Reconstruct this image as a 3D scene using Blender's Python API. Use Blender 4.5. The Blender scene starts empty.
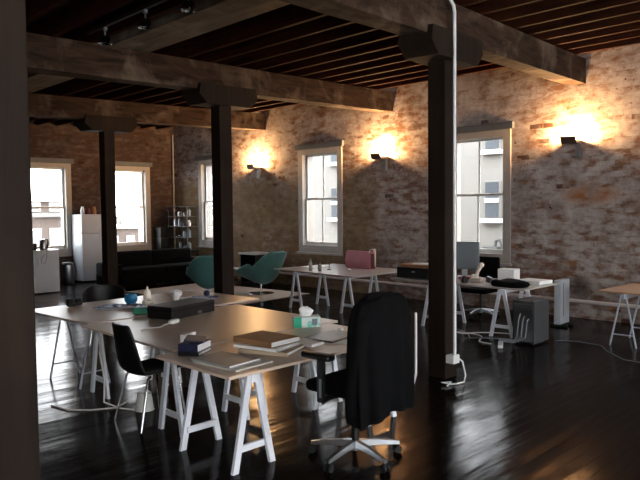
import bpy, bmesh, math, random
from mathutils import Vector, Matrix, Euler
random.seed(7)
S = bpy.context.scene
COL = S.collection
PI = math.pi

# ------------------------------------------------------------------ helpers
def lin(r, g, b):
    f = lambda c: (c/255/12.92) if c/255 <= .04045 else ((c/255+.055)/1.055)**2.4
    return (f(r), f(g), f(b), 1)

class MB:
    """collects shapes into one mesh"""
    def __init__(s): s.bm = bmesh.new()
    def box(s, c, d, rot=None, bev=0, seg=2):
        t = bmesh.new()
        bmesh.ops.create_cube(t, size=1)
        for v in t.verts: v.co = Vector((v.co.x*d[0], v.co.y*d[1], v.co.z*d[2]))
        if bev: bmesh.ops.bevel(t, geom=t.edges[:], offset=bev, segments=seg, affect='EDGES', profile=.5)
        M = Matrix.Translation(Vector(c))
        if rot is not None: M = M @ Euler(rot).to_matrix().to_4x4()
        t.transform(M); s._add(t); return s
    def bar(s, a, b, w, h, bev=0, up=(0, 0, 1)):
        a, b = Vector(a), Vector(b); d = b-a; L = d.length; z = d.normalized()
        u = Vector(up)
        if abs(z.dot(u)) > .98: u = Vector((0, 1, 0))
        x = z.cross(u).normalized(); y = x.cross(z)
        M = Matrix((x, z, y)).transposed().to_4x4(); M.translation = (a+b)/2
        t = bmesh.new(); bmesh.ops.create_cube(t, size=1)
        for v in t.verts: v.co = Vector((v.co.x*w, v.co.y*L, v.co.z*h))
        if bev: bmesh.ops.bevel(t, geom=t.edges[:], offset=bev, segments=2, affect='EDGES', profile=.5)
        t.transform(M); s._add(t); return s
    def _add(s, t):
        me = bpy.data.meshes.new('tmp'); t.to_mesh(me); t.free()
        s.bm.from_mesh(me); bpy.data.meshes.remove(me)
    def cyl(s, a, b, r0, r1=None, n=20, caps=True):
        return s.tube([a, b], [r0, r0 if r1 is None else r1], n, caps)
    def tube(s, pts, r, n=10, caps=True):
        P = [Vector(p) for p in pts]
        R = r if isinstance(r, (list, tuple)) else [r]*len(P)
        rings = []; prev = None
        for i, p in enumerate(P):
            if i == 0: t = P[1]-P[0]
            elif i == len(P)-1: t = P[-1]-P[-2]
            else: t = (P[i+1]-P[i]).normalized()+(P[i]-P[i-1]).normalized()
            t = t.normalized() if t.length > 1e-9 else Vector((0, 0, 1))
            if prev is None:
                u = Vector((0, 0, 1)) if abs(t.z) < .9 else Vector((1, 0, 0))
                x = t.cross(u).normalized()
            else:
                x = (prev - t*prev.dot(t)); x = x.normalized() if x.length > 1e-6 else t.orthogonal().normalized()
            prev = x; y = t.cross(x)
            rings.append([s.bm.verts.new(p+R[i]*(math.cos(2*PI*k/n)*x+math.sin(2*PI*k/n)*y)) for k in range(n)])
        s._skin(rings, True, caps); return s
    def _skin(s, rings, closed=True, caps=True):
        n = len(rings[0])
        for a, b in zip(rings, rings[1:]):
            for k in range(n if closed else n-1):
                j = (k+1) % n
                try: s.bm.faces.new((a[k], a[j], b[j], b[k]))
                except ValueError: pass
        if caps and closed:
            for q in (rings[0][::-1], rings[-1]):
                try: s.bm.faces.new(q)
                except ValueError: pass
    def rings(s, R, closed=True, caps=True):
        s._skin([[s.bm.verts.new(Vector(p)) for p in r] for r in R], closed, caps); return s
    def lathe(s, prof, c=(0, 0, 0), n=28):
        c = Vector(c); R = []
        for r, z in prof:
            R.append([s.bm.verts.new(c+Vector((max(r, 1e-4)*math.cos(2*PI*k/n), max(r, 1e-4)*math.sin(2*PI*k/n), z))) for k in range(n)])
        s._skin(R, True, True); return s
    def prism(s, poly, z0, z1):
        a = [s.bm.verts.new(Vector((x, y, z0))) for x, y in poly]
        b = [s.bm.verts.new(Vector((x, y, z1))) for x, y in poly]
        n = len(a)
        s.bm.faces.new(a[::-1]); s.bm.faces.new(b)
        for k in range(n): s.bm.faces.new((a[k], a[(k+1) % n], b[(k+1) % n], b[k]))
        return s
    def blob(s, c, r, sub=2, noise=0, seed=0):
        t = bmesh.new(); bmesh.ops.create_icosphere(t, subdivisions=sub, radius=1)
        rr = random.Random(seed)
        for v in t.verts:
            k = 1+noise*(rr.random()-.5)
            v.co = Vector((v.co.x*r[0]*k+c[0], v.co.y*r[1]*k+c[1], v.co.z*r[2]*k+c[2]))
        s._add(t); return s

def obj(name, mb, mat, parent=None, smooth=False, loc=None, rot=None, mods=()):
    bm = mb.bm if isinstance(mb, MB) else mb
    bmesh.ops.recalc_face_normals(bm, faces=bm.faces[:])
    me = bpy.data.meshes.new(name); bm.to_mesh(me); bm.free()
    if mat: me.materials.append(mat)
    if smooth:
        me.polygons.foreach_set('use_smooth', [True]*len(me.polygons))
        try: me.set_sharp_from_angle(angle=math.radians(smooth if smooth is not True else 40))
        except Exception: pass
    o = bpy.data.objects.new(name, me); COL.objects.link(o)
    if parent: o.parent = parent
    if loc: o.location = loc
    if rot: o.rotation_euler = rot
    for m in mods:
        k = o.modifiers.new(m[0], m[0])
        for a, v in m[1].items(): setattr(k, a, v)
    return o

def tag(o, label, cat, group=None):
    o['label'] = label; o['category'] = cat
    if group: o['group'] = group
    return o
def thing(name, label, cat, loc=(0, 0, 0), rz=0, group=None):
    o = bpy.data.objects.new(name, None); COL.objects.link(o)
    o.empty_display_size = .1
    o.location = loc; o.rotation_euler = (0, 0, rz)
    return tag(o, label, cat, group)
def struct(name, mb, mat, **k):
    o = obj(name, mb, mat, **k); o['kind'] = 'structure'; return o
def dup(root, loc, rz=None, label=None):
    def cp(o, par):
        c = o.copy(); COL.objects.link(c); c.parent = par
        for ch in o.children: cp(ch, c)
        return c
    r = cp(root, None); r.location = loc
    if rz is not None: r.rotation_euler = (0, 0, rz)
    if label: r['label'] = label
    return r

# ------------------------------------------------------------------ materials
class NT:
    def __init__(s, name):
        s.m = bpy.data.materials.new(name); s.m.use_nodes = True
        s.t = s.m.node_tree; s.n = s.t.nodes; s.b = s.n['Principled BSDF']
    def N(s, ty, ins=None, **k):
        n = s.n.new(ty)
        for a, v in k.items(): setattr(n, a, v)
        for a, v in (ins or {}).items():
            if hasattr(v, 'is_output') and v.is_output: s.t.links.new(v, n.inputs[a])
            else: n.inputs[a].default_value = v
        return n
    def L(s, a, b): s.t.links.new(a, b)
    def coord(s, scale=(1, 1, 1)):
        tc = s.N('ShaderNodeTexCoord')
        return s.N('ShaderNodeMapping', {'Vector': tc.outputs['Object'], 'Scale': scale}).outputs[0]
    def noise(s, v, scale, detail=4, rough=.55, dist=0):
        return s.N('ShaderNodeTexNoise', {'Vector': v, 'Scale': scale, 'Detail': detail, 'Roughness': rough, 'Distortion': dist}).outputs['Fac']
    def ramp(s, f, stops):
        r = s.N('ShaderNodeValToRGB', {'Fac': f}); e = r.color_ramp.elements
        while len(e) < len(stops): e.new(.5)
        for i, (p, c) in enumerate(stops):
            e[i].position = p; e[i].color = c if len(c) == 4 else (*c, 1)
        return r.outputs[0]
    def mix(s, f, a, b, bt='MIX'):
        n = s.N('ShaderNodeMix', data_type='RGBA', blend_type=bt)
        for i, v in ((0, f), (6, a), (7, b)):
            if hasattr(v, 'is_output'): s.L(v, n.inputs[i])
            else: n.inputs[i].default_value = v
        return n.outputs[2]
    def math(s, op, a, b=0.0, clamp=False):
        n = s.N('ShaderNodeMath', operation=op, use_clamp=clamp)
        for i, v in ((0, a), (1, b)):
            if hasattr(v, 'is_output'): s.L(v, n.inputs[i])
            else: n.inputs[i].default_value = v
        return n.outputs[0]
    def rng(s, f, a, b, c=0.0, d=1.0):
        return s.N('ShaderNodeMapRange', {0: f, 1: a, 2: b, 3: c, 4: d}).outputs[0]
    def bump(s, h, strength=.3, dist=.01):
        n = s.N('ShaderNodeBump', {'Height': h, 'Strength': strength, 'Distance': dist})
        s.L(n.outputs[0], s.b.inputs['Normal'])
    def color(s, c):
        if hasattr(c, 'is_output'): s.L(c, s.b.inputs['Base Color'])
        else: s.b.inputs['Base Color'].default_value = c

def paint(name, c, rough=.5, metal=0, var=.12, scale=6, spec=.5, bump=0, sheen=0):
    t = NT(name); v = t.coord()
    n = t.noise(v, scale, 4)
    lo = tuple(x*(1-var) for x in c[:3])+(1,); hi = tuple(min(1, x*(1+var)) for x in c[:3])+(1,)
    t.color(t.ramp(n, [(.3, lo), (.7, hi)]))
    t.b.inputs['Roughness'].default_value = rough; t.b.inputs['Metallic'].default_value = metal
    t.b.inputs['Specular IOR Level'].default_value = spec
    if sheen: t.b.inputs['Sheen Weight'].default_value = sheen
    if bump: t.bump(t.noise(v, scale*12, 3), bump, .004)
    return t.m

def brick(name, axis, base='right'):
    t = NT(name)
    tc = t.N('ShaderNodeTexCoord'); sp = t.N('ShaderNodeSeparateXYZ', {0: tc.outputs['Object']})
    X, Y, Z = sp.outputs
    P = tc.outputs['Object']
    wob = t.noise(P, 1.7, 2)
    u = Y if axis == 'y' else X
    zz = t.math('ADD', Z, t.math('MULTIPLY', wob, .03))
    vec = t.N('ShaderNodeCombineXYZ', {0: u, 1: zz, 2: 0.0}).outputs[0]
    def bt(sm):
        return t.N('ShaderNodeTexBrick', {'Vector': vec, 'Color1': (0, 0, 0, 1), 'Color2': (1, 1, 1, 1), 'Mortar': (.5, .5, .5, 1), 'Scale': 1.0,
            'Mortar Size': .006, 'Mortar Smooth': sm, 'Bias': 0.0, 'Brick Width': .235, 'Row Height': .084}, offset=.5)
    b = bt(.3)
    rnd = b.outputs['Color']; mort = b.outputs['Fac']
    clay = t.ramp(rnd, [(.0, lin(92, 60, 46)), (.3, lin(118, 78, 56)), (.6, lin(116, 86, 68)), (.85, lin(104, 82, 70)), (1, lin(136, 96, 68))])
    big = t.noise(P, .5, 4, .6, .3)
    med = t.noise(P, 2.6, 6, .65, .4)
    fine = t.noise(P, 14, 5, .7)
    an = t.N('ShaderNodeCombineXYZ', {0: t.math('MULTIPLY', u, 4.2), 1: t.math('MULTIPLY', zz, 9.0), 2: 0.0}).outputs[0]
    chip = t.noise(an, 1.0, 4, .6, .3)
    expo = t.math('ADD', t.math('MULTIPLY', chip, .9), t.math('ADD', t.math('MULTIPLY', big, .55), t.math('ADD', t.math('MULTIPLY', fine, .3), t.math('MULTIPLY', rnd, .16))))
    if base == 'right': expo = t.math('ADD', expo, t.math('MULTIPLY', t.rng(Z, 2.3, .8), .09))
    wash = t.rng(expo, 1.12 if base == 'right' else 1.0, .92 if base == 'right' else .8)
    white = t.ramp(t.math('ADD', t.math('MULTIPLY', med, .6), t.math('MULTIPLY', fine, .4)), [(.32, lin(112, 98, 92)), (.5, lin(160, 148, 142)), (.68, lin(190, 180, 174))])
    c = t.mix(wash, clay, white)
    c = t.mix(t.math('MULTIPLY', mort, .3), c, lin(132, 116, 106))
    # old ochre plaster around the middle window
    if base == 'right':
        om = t.math('MULTIPLY', t.rng(Y, 8.6, 9.1), t.math('MULTIPLY', t.rng(Z, 2.75, 2.35), t.rng(t.noise(P, .9, 4), .25, .5)))
        c = t.mix(t.math('MULTIPLY', om, .8), c, t.ramp(med, [(.3, lin(104, 84, 58)), (.7, lin(138, 114, 82))]))
        # rusty orange stain below the near sconce
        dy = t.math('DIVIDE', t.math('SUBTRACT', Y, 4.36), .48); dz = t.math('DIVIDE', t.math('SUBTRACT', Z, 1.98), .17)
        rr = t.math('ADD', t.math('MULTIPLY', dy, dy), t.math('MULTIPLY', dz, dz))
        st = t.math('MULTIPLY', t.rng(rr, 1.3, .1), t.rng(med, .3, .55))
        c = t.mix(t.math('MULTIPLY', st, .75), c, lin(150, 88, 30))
        # sooty mark near the floor
        dy = t.math('DIVIDE', t.math('SUBTRACT', Y, 4.52), .2); dz = t.math('DIVIDE', t.math('SUBTRACT', Z, .5), .22)
        rr = t.math('ADD', t.math('MULTIPLY', dy, dy), t.math('MULTIPLY', dz, dz))
        c = t.mix(t.math('MULTIPLY', t.rng(rr, 1.2, .1), .7), c, lin(52, 46, 42))
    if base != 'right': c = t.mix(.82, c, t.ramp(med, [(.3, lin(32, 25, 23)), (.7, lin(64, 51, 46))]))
    # knocked out and blackened bricks
    hole = t.math('MULTIPLY', t.math('GREATER_THAN', rnd, .93), t.rng(t.noise(P, 1.6, 3), .58, .63))
    c = t.mix(t.math('MULTIPLY', hole, .75), c, lin(48, 30, 24))
    c = t.mix(t.rng(t.noise(P, 11, 4), .66, .76), c, lin(66, 44, 36))
    t.color(c)
    t.b.inputs['Roughness'].default_value = .9; t.b.inputs['Specular IOR Level'].default_value = .15
    h = t.math('SUBTRACT', t.math('MULTIPLY', fine, .6), t.math('ADD', t.math('MULTIPLY', mort, .5), hole))
    t.bump(h, .35, .01)
    return t.m

def timber(name, dark, mid, light, along='x', pl=.5, rough=.7, spec=.3):
    t = NT(name)
    sc = {'x': (.35, 6, 6), 'y': (6, .35, 6), 'z': (6, 6, .35)}[along]
    g = t.noise(t.coord(sc), 2.2, 6, .6, .6)
    p = t.noise(t.coord(), 1.6, 6, .65, .4)
    c = t.ramp(g, [(.3, dark), (.7, mid)])
    c = t.mix(t.math('MULTIPLY', t.rng(p, .5, .68), pl), c, light)
    t.color(c); t.b.inputs['Roughness'].default_value = rough; t.b.inputs['Specular IOR Level'].default_value = spec
    t.bump(g, .35, .01)
    return t.m

def floor_mat():
    t = NT('black_varnished_floorboards')
    tc = t.N('ShaderNodeTexCoord')
    b = t.N('ShaderNodeTexBrick', {'Vector': tc.outputs['Object'], 'Color1': (0, 0, 0, 1), 'Color2': (1, 1, 1, 1), 'Mortar': (.5, .5, .5, 1), 'Scale': 1.0,
        'Mortar Size': .0025, 'Mortar Smooth': .2, 'Bias': 0.0, 'Brick Width': 3.1, 'Row Height': .105}, offset=.37)
    rnd, mort = b.outputs['Color'], b.outputs['Fac']
    g = t.noise(t.coord((.6, 9, 1)), 3, 5, .6, .4)
    c = t.ramp(rnd, [(0, lin(11, 8, 7)), (.5, lin(16, 11, 9)), (1, lin(24, 15, 11))])
    c = t.mix(t.math('MULTIPLY', g, .5), c, lin(20, 14, 12))
    c = t.mix(mort, c, lin(5, 4, 4))
    t.color(c)
    sc = t.noise(t.coord(), 1.1, 5, .6)
    r = t.math('ADD', t.rng(sc, .3, .7, .08, .17), t.math('MULTIPLY', g, .06))
    t.L(r, t.b.inputs['Roughness'])
    t.b.inputs['Specular IOR Level'].default_value = .05
    sy = t.N('ShaderNodeSeparateXYZ', {0: tc.outputs['Object']}).outputs[1]
    fr_ = t.math('FRACT', t.math('DIVIDE', sy, .105))
    tilt = t.math('MULTIPLY', t.math('SUBTRACT', rnd, .5), fr_)          # boards cupped and tipped a little, each its own way
    wav = t.noise(t.coord((.8, 3, 1)), 1.4, 2)
    h = t.math('ADD', t.math('MULTIPLY', tilt, .55), t.math('SUBTRACT', t.math('ADD', t.math('MULTIPLY', g, .12), t.math('MULTIPLY', wav, .7)), t.math('MULTIPLY', mort, .6)))
    t.bump(h, 1.0, .007)
    return t.m

def emit(name, c, s):
    t = NT(name); t.b.inputs['Emission Color'].default_value = c; t.b.inputs['Emission Strength'].default_value = s
    return t.m
def glass(name, tint=(1, 1, 1, 1), gl=.06):
    t = NT(name); t.n.remove(t.b); out = t.n['Material Output']
    a = t.N('ShaderNodeBsdfTransparent', {'Color': tint}); g = t.N('ShaderNodeBsdfGlossy', {'Roughness': .02})
    lw = t.N('ShaderNodeLayerWeight', {'Blend': .5})
    f = t.math('ADD', t.math('MULTIPLY', t.math('POWER', lw.outputs['Facing'], 4.0), .6), .03)
    m = t.N('ShaderNodeMixShader', {0: f, 1: a.outputs[0], 2: g.outputs[0]})
    t.L(m.outputs[0], out.inputs['Surface']); return t.m
def printed(name, paper, ink, sx, sy, thr=.5, rough=.6):
    t = NT(name)
    n = t.noise(t.coord((sx, sy, sx)), 1, 3, .7)
    t.color(t.mix(t.rng(n, thr, thr+.06), paper, ink)); t.b.inputs['Roughness'].default_value = rough; return t.m

M = {}
M['brick_right'] = brick('whitewashed_brick', 'y', 'right')
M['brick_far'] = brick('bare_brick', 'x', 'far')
M['floor'] = floor_mat()
M['beam'] = timber('old_plastered_timber', lin(32, 22, 16), lin(70, 52, 40), lin(122, 105, 89), 'x', .55, .85, .12)
M['trimmer'] = timber('grey_plastered_timber', lin(70, 60, 50), lin(120, 106, 92), lin(150, 136, 120), 'y', .6, .85)
M['joist'] = timber('red_brown_joist', lin(34, 18, 12), lin(68, 35, 22), lin(80, 45, 30), 'y', .4, .8, .05)
M['ceiling'] = timber('dark_ceiling_boards', lin(30, 17, 12), lin(58, 34, 24), lin(66, 46, 36), 'x', .3, .8)
M['post'] = timber('dark_stained_post', lin(26, 18, 13), lin(38, 27, 20), lin(48, 36, 27), 'z', .4, .7, .15)
M['white_frame'] = paint('grey_white_window_paint', lin(156, 148, 140), .5, var=.08)
M['sash'] = paint('sash_paint', lin(206, 204, 198), .45, var=.05)
M['lintel'] = paint('grey_lintel_paint', lin(88, 90, 92), .6)
M['glass'] = glass('window_glass')
M['white_paint'] = paint('white_painted_wood', lin(226, 228, 234), .45, var=.04)
M['white_metal'] = paint('grey_white_tube', lin(172, 178, 188), .4, var=.04)
M['laminate'] = paint('warm_laminate_top', lin(216, 191, 170), .36, var=.03, spec=.7)
M['laminate_grey'] = paint('grey_laminate_top', lin(184, 174, 166), .22, var=.03, spec=.7)
M['wood_top'] = paint('tan_board_top', lin(176, 142, 112), .4, var=.08)
M['edge'] = paint('pale_board_edge', lin(206, 202, 192), .5)
M['black_plastic'] = paint('black_plastic', lin(11, 10, 11), .4, var=.2)
M['black_cloth'] = paint('black_cloth', lin(11, 11, 12), .95, var=.3, spec=.08, bump=.3)
M['black_leather'] = paint('black_leather', lin(10, 9, 9), .5, var=.2, bump=.2)
M['chrome'] = paint('chrome', lin(205, 207, 210), .12, metal=1, var=.02)
M['steel'] = paint('brushed_steel', lin(160, 162, 165), .3, metal=1, var=.06)
M['grey_metal'] = paint('grey_metal', lin(120, 124, 128), .4, metal=.6)
M['teal'] = paint('teal_felt', lin(60, 104, 100), .85, var=.1, scale=14, bump=.3, sheen=.1)
M['rug'] = paint('pale_rug', lin(150, 132, 118), .95, var=.12, scale=20, bump=.5)
M['white_enamel'] = paint('white_enamel', lin(184, 188, 194), .3, var=.03)
M['white_plastic'] = paint('white_plastic', lin(222, 221, 216), .4, var=.03)
M['cream'] = paint('cream_cloth', lin(226, 214, 198), .85, var=.05)
M['grey_case'] = paint('grey_case', lin(64, 64, 65), .4, var=.05)
M['light_case'] = paint('light_grey_case', lin(176, 180, 184), .4, var=.04)
M['paper'] = paint('white_paper', lin(243, 242, 239), .7, var=.04)
M['kraft'] = paint('brown_card', lin(146, 106, 70), .7, var=.14)
M['beige_card'] = paint('beige_card', lin(186, 164, 138), .7, var=.08)
M['grey_card'] = paint('grey_card', lin(158, 155, 152), .5)
M['navy'] = printed('navy_cover', lin(22, 26, 54), lin(120, 116, 128), 60, 120, .6, .4)
M['navy_plain'] = paint('navy_card', lin(28, 36, 66), .4)
M['blue_sheet'] = printed('blue_printed_sheet', lin(206, 212, 226), lin(58, 84, 140), 12, 12, .5)
M['magazine'] = printed('printed_magazine', lin(88, 70, 58), lin(46, 36, 32), 16, 22, .52, .35)
M['teal_box'] = paint('blue_plastic', lin(26, 120, 168), .35)
M['green'] = paint('green_card', lin(30, 124, 96), .5)
M['tissue_green'] = printed('tissue_box_print', lin(214, 226, 222), lin(120, 206, 182), 9, 9, .56, .5)
M['mint'] = paint('mint_print', lin(40, 178, 136), .5)
M['grey_print'] = paint('grey_print', lin(110, 122, 130), .6)
M['pink'] = paint('pink_bag', lin(176, 108, 118), .65, var=.1)
M['bottle_grey'] = paint('grey_bottle', lin(120, 122, 116), .25)
M['clear'] = glass('clear_glass', (.85, .9, .9, 1))
M['screen_back'] = paint('blue_grey_shell', lin(86, 94, 97), .35, var=.05)
M['rubber'] = paint('black_rubber', lin(9, 9, 9), .7)
M['sconce_dark'] = paint('dark_sconce_metal', lin(64, 46, 36), .5)
M['lamp'] = emit('halogen_glow', (1, .72, .38, 1), 60)
M['facade'] = paint('pale_render', lin(100, 97, 92), .9, var=.04, scale=2)
M['facade_white'] = paint('white_render', lin(176, 177, 175), .8, var=.02)
M['facade_brick'] = paint('outdoor_brick', lin(70, 60, 54), .9, var=.1, scale=1.5)  # plain brick colour of the buildings outside
M['facade_glass'] = paint('dark_window_glass', lin(56, 60, 64), .6, var=.2, scale=1, spec=.2)
M['dark_unit'] = paint('dark_outdoor_unit', lin(44, 44, 42), .7)
M['facade_brick2'] = paint('pale_far_render', lin(92, 91, 88), .9)
M['facade_pane'] = paint('pale_window_glass', lin(84, 82, 78), .3)
M['tan_box'] = paint('brown_box_lid', lin(150, 98, 56), .6, var=.15)
M['white_trim'] = paint('chipped_white_paint', lin(222, 212, 206), .5, var=.1)
M['red_glass'] = paint('maroon', lin(80, 24, 22), .4)

# ------------------------------------------------------------------ room
W, D, XL, YB = 10.31, 16.46, -4.2, -3.6
SL = .047
def zt(x): return 4.11-SL*(W-x)          # top of the beams = underside of the joists
TH = .36
struct('floor', MB().box(((XL+W)/2, (YB+D)/2, -.06), (W-XL+.8, D-YB+.8, .12)), M['floor'])

def wall_mesh(u0, u1, zlo, zhi, holes, put):
    """panels around rectangular holes; put(u,z) spans -> box"""
    us = sorted({u0, u1, *[h[0] for h in holes], *[h[1] for h in holes]})
    mb = MB()
    for a, b in zip(us, us[1:]):
        hs = sorted([h for h in holes if h[0] <= a+1e-6 and h[1] >= b-1e-6], key=lambda h: h[2])
        z = zlo
        for h in hs:
            put(mb, a, b, z, h[2]); z = h[3]
        put(mb, a, b, z, zhi)
    bmesh.ops.remove_doubles(mb.bm, verts=mb.bm.verts[:], dist=1e-5)
    return mb
HW = .58   # half width of a window opening
rwin = [14.5, 10.45, 6.44, 2.42, -1.6]
fwin = [6.56, 8.82]
bwin = [-2.4, .9, 4.2, 7.6]  # unseen windows behind the camera, number and spacing chosen to daylight the near tables
lwin = [-1.5]  # unseen left window, added for more daylight on the foreground
def ho(c, z0, z1, w=HW): return (c-w, c+w, z0, z1)
struct('wall_right', wall_mesh(YB-TH, D+TH, 0, 4.34, [ho(c, .94, 3.06) for c in rwin],
       lambda m, a, b, z0, z1: m.box((W+TH/2, (a+b)/2, (z0+z1)/2), (TH, b-a, z1-z0))), M['brick_right'])
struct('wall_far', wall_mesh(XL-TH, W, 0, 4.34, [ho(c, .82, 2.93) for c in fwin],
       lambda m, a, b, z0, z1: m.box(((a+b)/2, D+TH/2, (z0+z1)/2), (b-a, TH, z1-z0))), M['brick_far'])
BW = 1.0  # half width of the unseen windows, set by the daylight they let in
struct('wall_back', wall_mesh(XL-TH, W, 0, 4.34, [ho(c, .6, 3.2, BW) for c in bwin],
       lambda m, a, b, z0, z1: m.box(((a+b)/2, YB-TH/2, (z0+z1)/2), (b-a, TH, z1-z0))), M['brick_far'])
struct('wall_left', wall_mesh(YB, D, 0, 4.34, [ho(c, .6, 3.2, BW) for c in lwin],
       lambda m, a, b, z0, z1: m.box((XL-TH/2, (a+b)/2, (z0+z1)/2), (TH, b-a, z1-z0))), M['brick_right'])

# ceiling boards and joists follow the fall of the beams
def tilt_box(mb, x0, x1, y0, y1, dz0, dz1):
    P = []
    for dz in (dz0, dz1):
        for x, y in ((x0, y0), (x1, y0), (x1, y1), (x0, y1)): P.append(mb.bm.verts.new((x, y, zt(x)+dz)))
    for f in ((0, 3, 2, 1), (4, 5, 6, 7), (0, 1, 5, 4), (1, 2, 6, 5), (2, 3, 7, 6), (3, 0, 4, 7)):
        mb.bm.faces.new([P[i] for i in f])
    return mb
struct('ceiling', tilt_box(MB(), XL-TH, W+.02, YB-TH, D+TH, .235, .29), M['ceiling'])
x = 9.78; k = 0
while x > XL+.1:
    if not 3.78 < x < 4.56:
        struct('ceiling_joist', tilt_box(MB(), x-.032, x+.032, YB, D, 0.002, .233), M['joist'])
    x -= .475
struct('ceiling_joist', tilt_box(MB(), 3.86, 4.44, YB, D, .002, .233), M['trimmer'])

DIR = Vector((.992, .127, 0)).normalized(); PER = Vector((-DIR.y, DIR.x, 0))
BH, BWD = .38, .27
def beam(y0):
    """y0: where the near face meets the right wall"""
    mb = MB(); s0, s1 = 0.0, 0.0
    a = Vector((W, y0, 0))
    L = (W-XL)/DIR.x
    R = []
    n = 14
    rr = random.Random(int(y0*10))
    for i in range(n+1):
        t = L*i/n; c = a-DIR*t; z = zt(c.x)
        j = lambda q: (rr.random()-.5)*q
        R.append([c+Vector((0, 0, z-BH+j(.012)))+PER*j(.008), c+PER*BWD+Vector((0, 0, z-BH+j(.012))),
                  c+PER*BWD+Vector((0, 0, z)), c+Vector((0, 0, z))+PER*j(.008)])
    mb.rings(R)
    return struct('ceiling_beam', mb, M['beam'])
for y0 in (12.318, 8.354, 4.459, .55, -3.0): beam(y0)

PW = .22
posts = [(5.764, 4.007), (5.768, 7.903), (5.973, 11.893), (1.16, 3.44), (1.1, 7.3), (1.2, 11.3)]
def pillar(x, y):
    zb = zt(x)-BH
    mb = MB().box((x, y, (zb-.2)/2), (PW, PW, zb-.2), bev=.012)
    o = struct('pillar', mb, M['post'])
    # bolster under the beam, lower corners cut back
    m2 = MB(); R = []
    for s_, w in ((-.19, 0), (.19, 0)):
        R.append([Vector((x, y, 0))+DIR*t+PER*s_+Vector((0, 0, z+SL*0)) for t, z in
                  ((-.55, zt(x-.55)-BH+.07), (.55, zt(x+.55)-BH+.07), (.58, zb-.06), (.44, zb-.2), (-.44, zb-.22), (-.58, zb-.1))])
    m2.rings(R)
    b = obj('bolster', m2, M['post'], o)
for p in posts: pillar(*p)

# ------------------------------------------------------------------ windows
def window(name, wall, c, z0, z1, hw=HW, mullion=True, casing=True):
    """sash window in a wall opening; local frame: u along the wall, v into the wall, z up"""
    if wall == 'right': T = lambda u, v, z: (W+v, c-u, z)
    elif wall == 'far': T = lambda u, v, z: (c+u, D+v, z)
    elif wall == 'back': T = lambda u, v, z: (c+u, YB-v, z)
    else: T = lambda u, v, z: (XL-v, c+u, z)
    sw = wall in ('right', 'left')
    def B(mb, u0, u1, v0, v1, a, b, bev=.004):
        p = T((u0+u1)/2, (v0+v1)/2, (a+b)/2); du, dv = u1-u0, v1-v0
        mb.box(p, (dv, du, b-a) if sw else (du, dv, b-a), bev=bev); return mb
    zm = (z0+z1)/2+.02
    f = MB()     # casing on the inner wall face and the box frame inside the opening
    cw = .115
    B(f, -hw-cw, -hw+.03, -.03, .13, z0-.14, z1+.08); B(f, hw-.03, hw+cw, -.03, .13, z0-.14, z1+.08)
    B(f, -hw+.03, hw-.03, -.03, .13, z1-.03, z1+.08); B(f, -hw+.03, hw-.03, -.03, .13, z0-.14, z0+.03)
    B(f, -hw, -hw+.02, .13, TH, z0, z1); B(f, hw-.02, hw, .13, TH, z0, z1)
    B(f, -hw-cw-.03, hw+cw+.03, -.075, -.02, z0-.175, z0-.13)
    o = struct(name, f, M['white_frame'])
    h = MB(); B(h, -hw-cw-.06, hw+cw+.06, -.07, -.002, z1+.085, z1+.2)
    obj('lintel_board', h, M['lintel'], o)
    sh = .045
    for nm, a, b, v in (('upper_sash', zm-.02, z1-.03, .1), ('lower_sash', z0+.03, zm+.02, .06)):
        s_ = MB(); e = hw-.03
        B(s_, -e, -e+sh, v, v+.035, a, b); B(s_, e-sh, e, v, v+.035, a, b)
        B(s_, -e+sh, e-sh, v, v+.035, b-sh, b); B(s_, -e+sh, e-sh, v, v+.035, a, a+sh+(.03 if nm[0] == 'l' else 0))
        if mullion: B(s_, -.014, .014, v+.004, v+.031, a+sh, b-sh)
        so = obj(nm, s_, M['sash'], o)
        g = MB(); B(g, -e+sh-.005, e-sh+.005, v+.015, v+.019, a+sh-.005, b-sh+.005, 0)
        obj('pane', g, M['glass'], so)
    return o
n = 1
for c in rwin: window('window_%d' % n, 'right', c, .94, 3.06); n += 1
for c in fwin: window('window_%d' % n, 'far', c, .82, 2.93, mullion=False); n += 1
for c in bwin: window('window_%d' % n, 'back', c, .6, 3.2, BW); n += 1
for c in lwin: window('window_%d' % n, 'left', c, .6, 3.2, BW); n += 1

# skirting pipe and other pipework fixed to the walls
mb = MB().tube([(W-.05, 1.0, .275), (W-.05, D-.08, .275)], .028, 10)
for y in (3.3, 5.2, 7.4, 9.4, 11.6, 13.8): mb.box((W-.03, y, .275), (.05, .03, .05))
o = tag(obj('skirting_pipe', mb, M['white_trim'], smooth=True), 'long white pipe running low along the brick wall above the floor', 'pipe')
tag(obj('corner_pipe', MB().tube([(W-.06, D-.06, .02), (W-.06, D-.06, 3.95)], .022, 10), M['white_frame'], smooth=True),
    'pale vertical pipe standing in the far corner between the two brick walls', 'pipe')

# ------------------------------------------------------------------ outside
bl = thing('building', 'pale grey rendered building across the alley outside the right windows', 'building', (16.2, 8, -8))
obj('wall', MB().box((2, 0, 5.7), (4, 33, 13.4)), M['facade'], bl)
for yy in (9.58, 15.6, 3.4):
    for zc_, hh in ((3.62, .5), (2.0, 1.05), (5.4, 1.0)):
        f = obj('window', MB().box((-.02, yy-8, zc_+8), (.06, .5, hh), bev=.01), M['facade'], bl)
        obj('pane', MB().box((-.06, yy-8, zc_+8), (.03, .4, hh-.08)), M['facade_glass'], f)
        if hh > .6: obj('meeting_rail', MB().box((-.07, yy-8, zc_+7.98), (.05, .42, .12)), M['facade_white'], f)
        obj('sill', MB().box((-.08, yy-8, zc_+8-hh/2-.06), (.22, .62, .12), bev=.01), M['facade_white'], f)
ac = thing('air_conditioner', 'small grey outdoor unit on the pale wall outside the window behind the monitor', 'air conditioner', (16.0, 9.42, .42))
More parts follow.
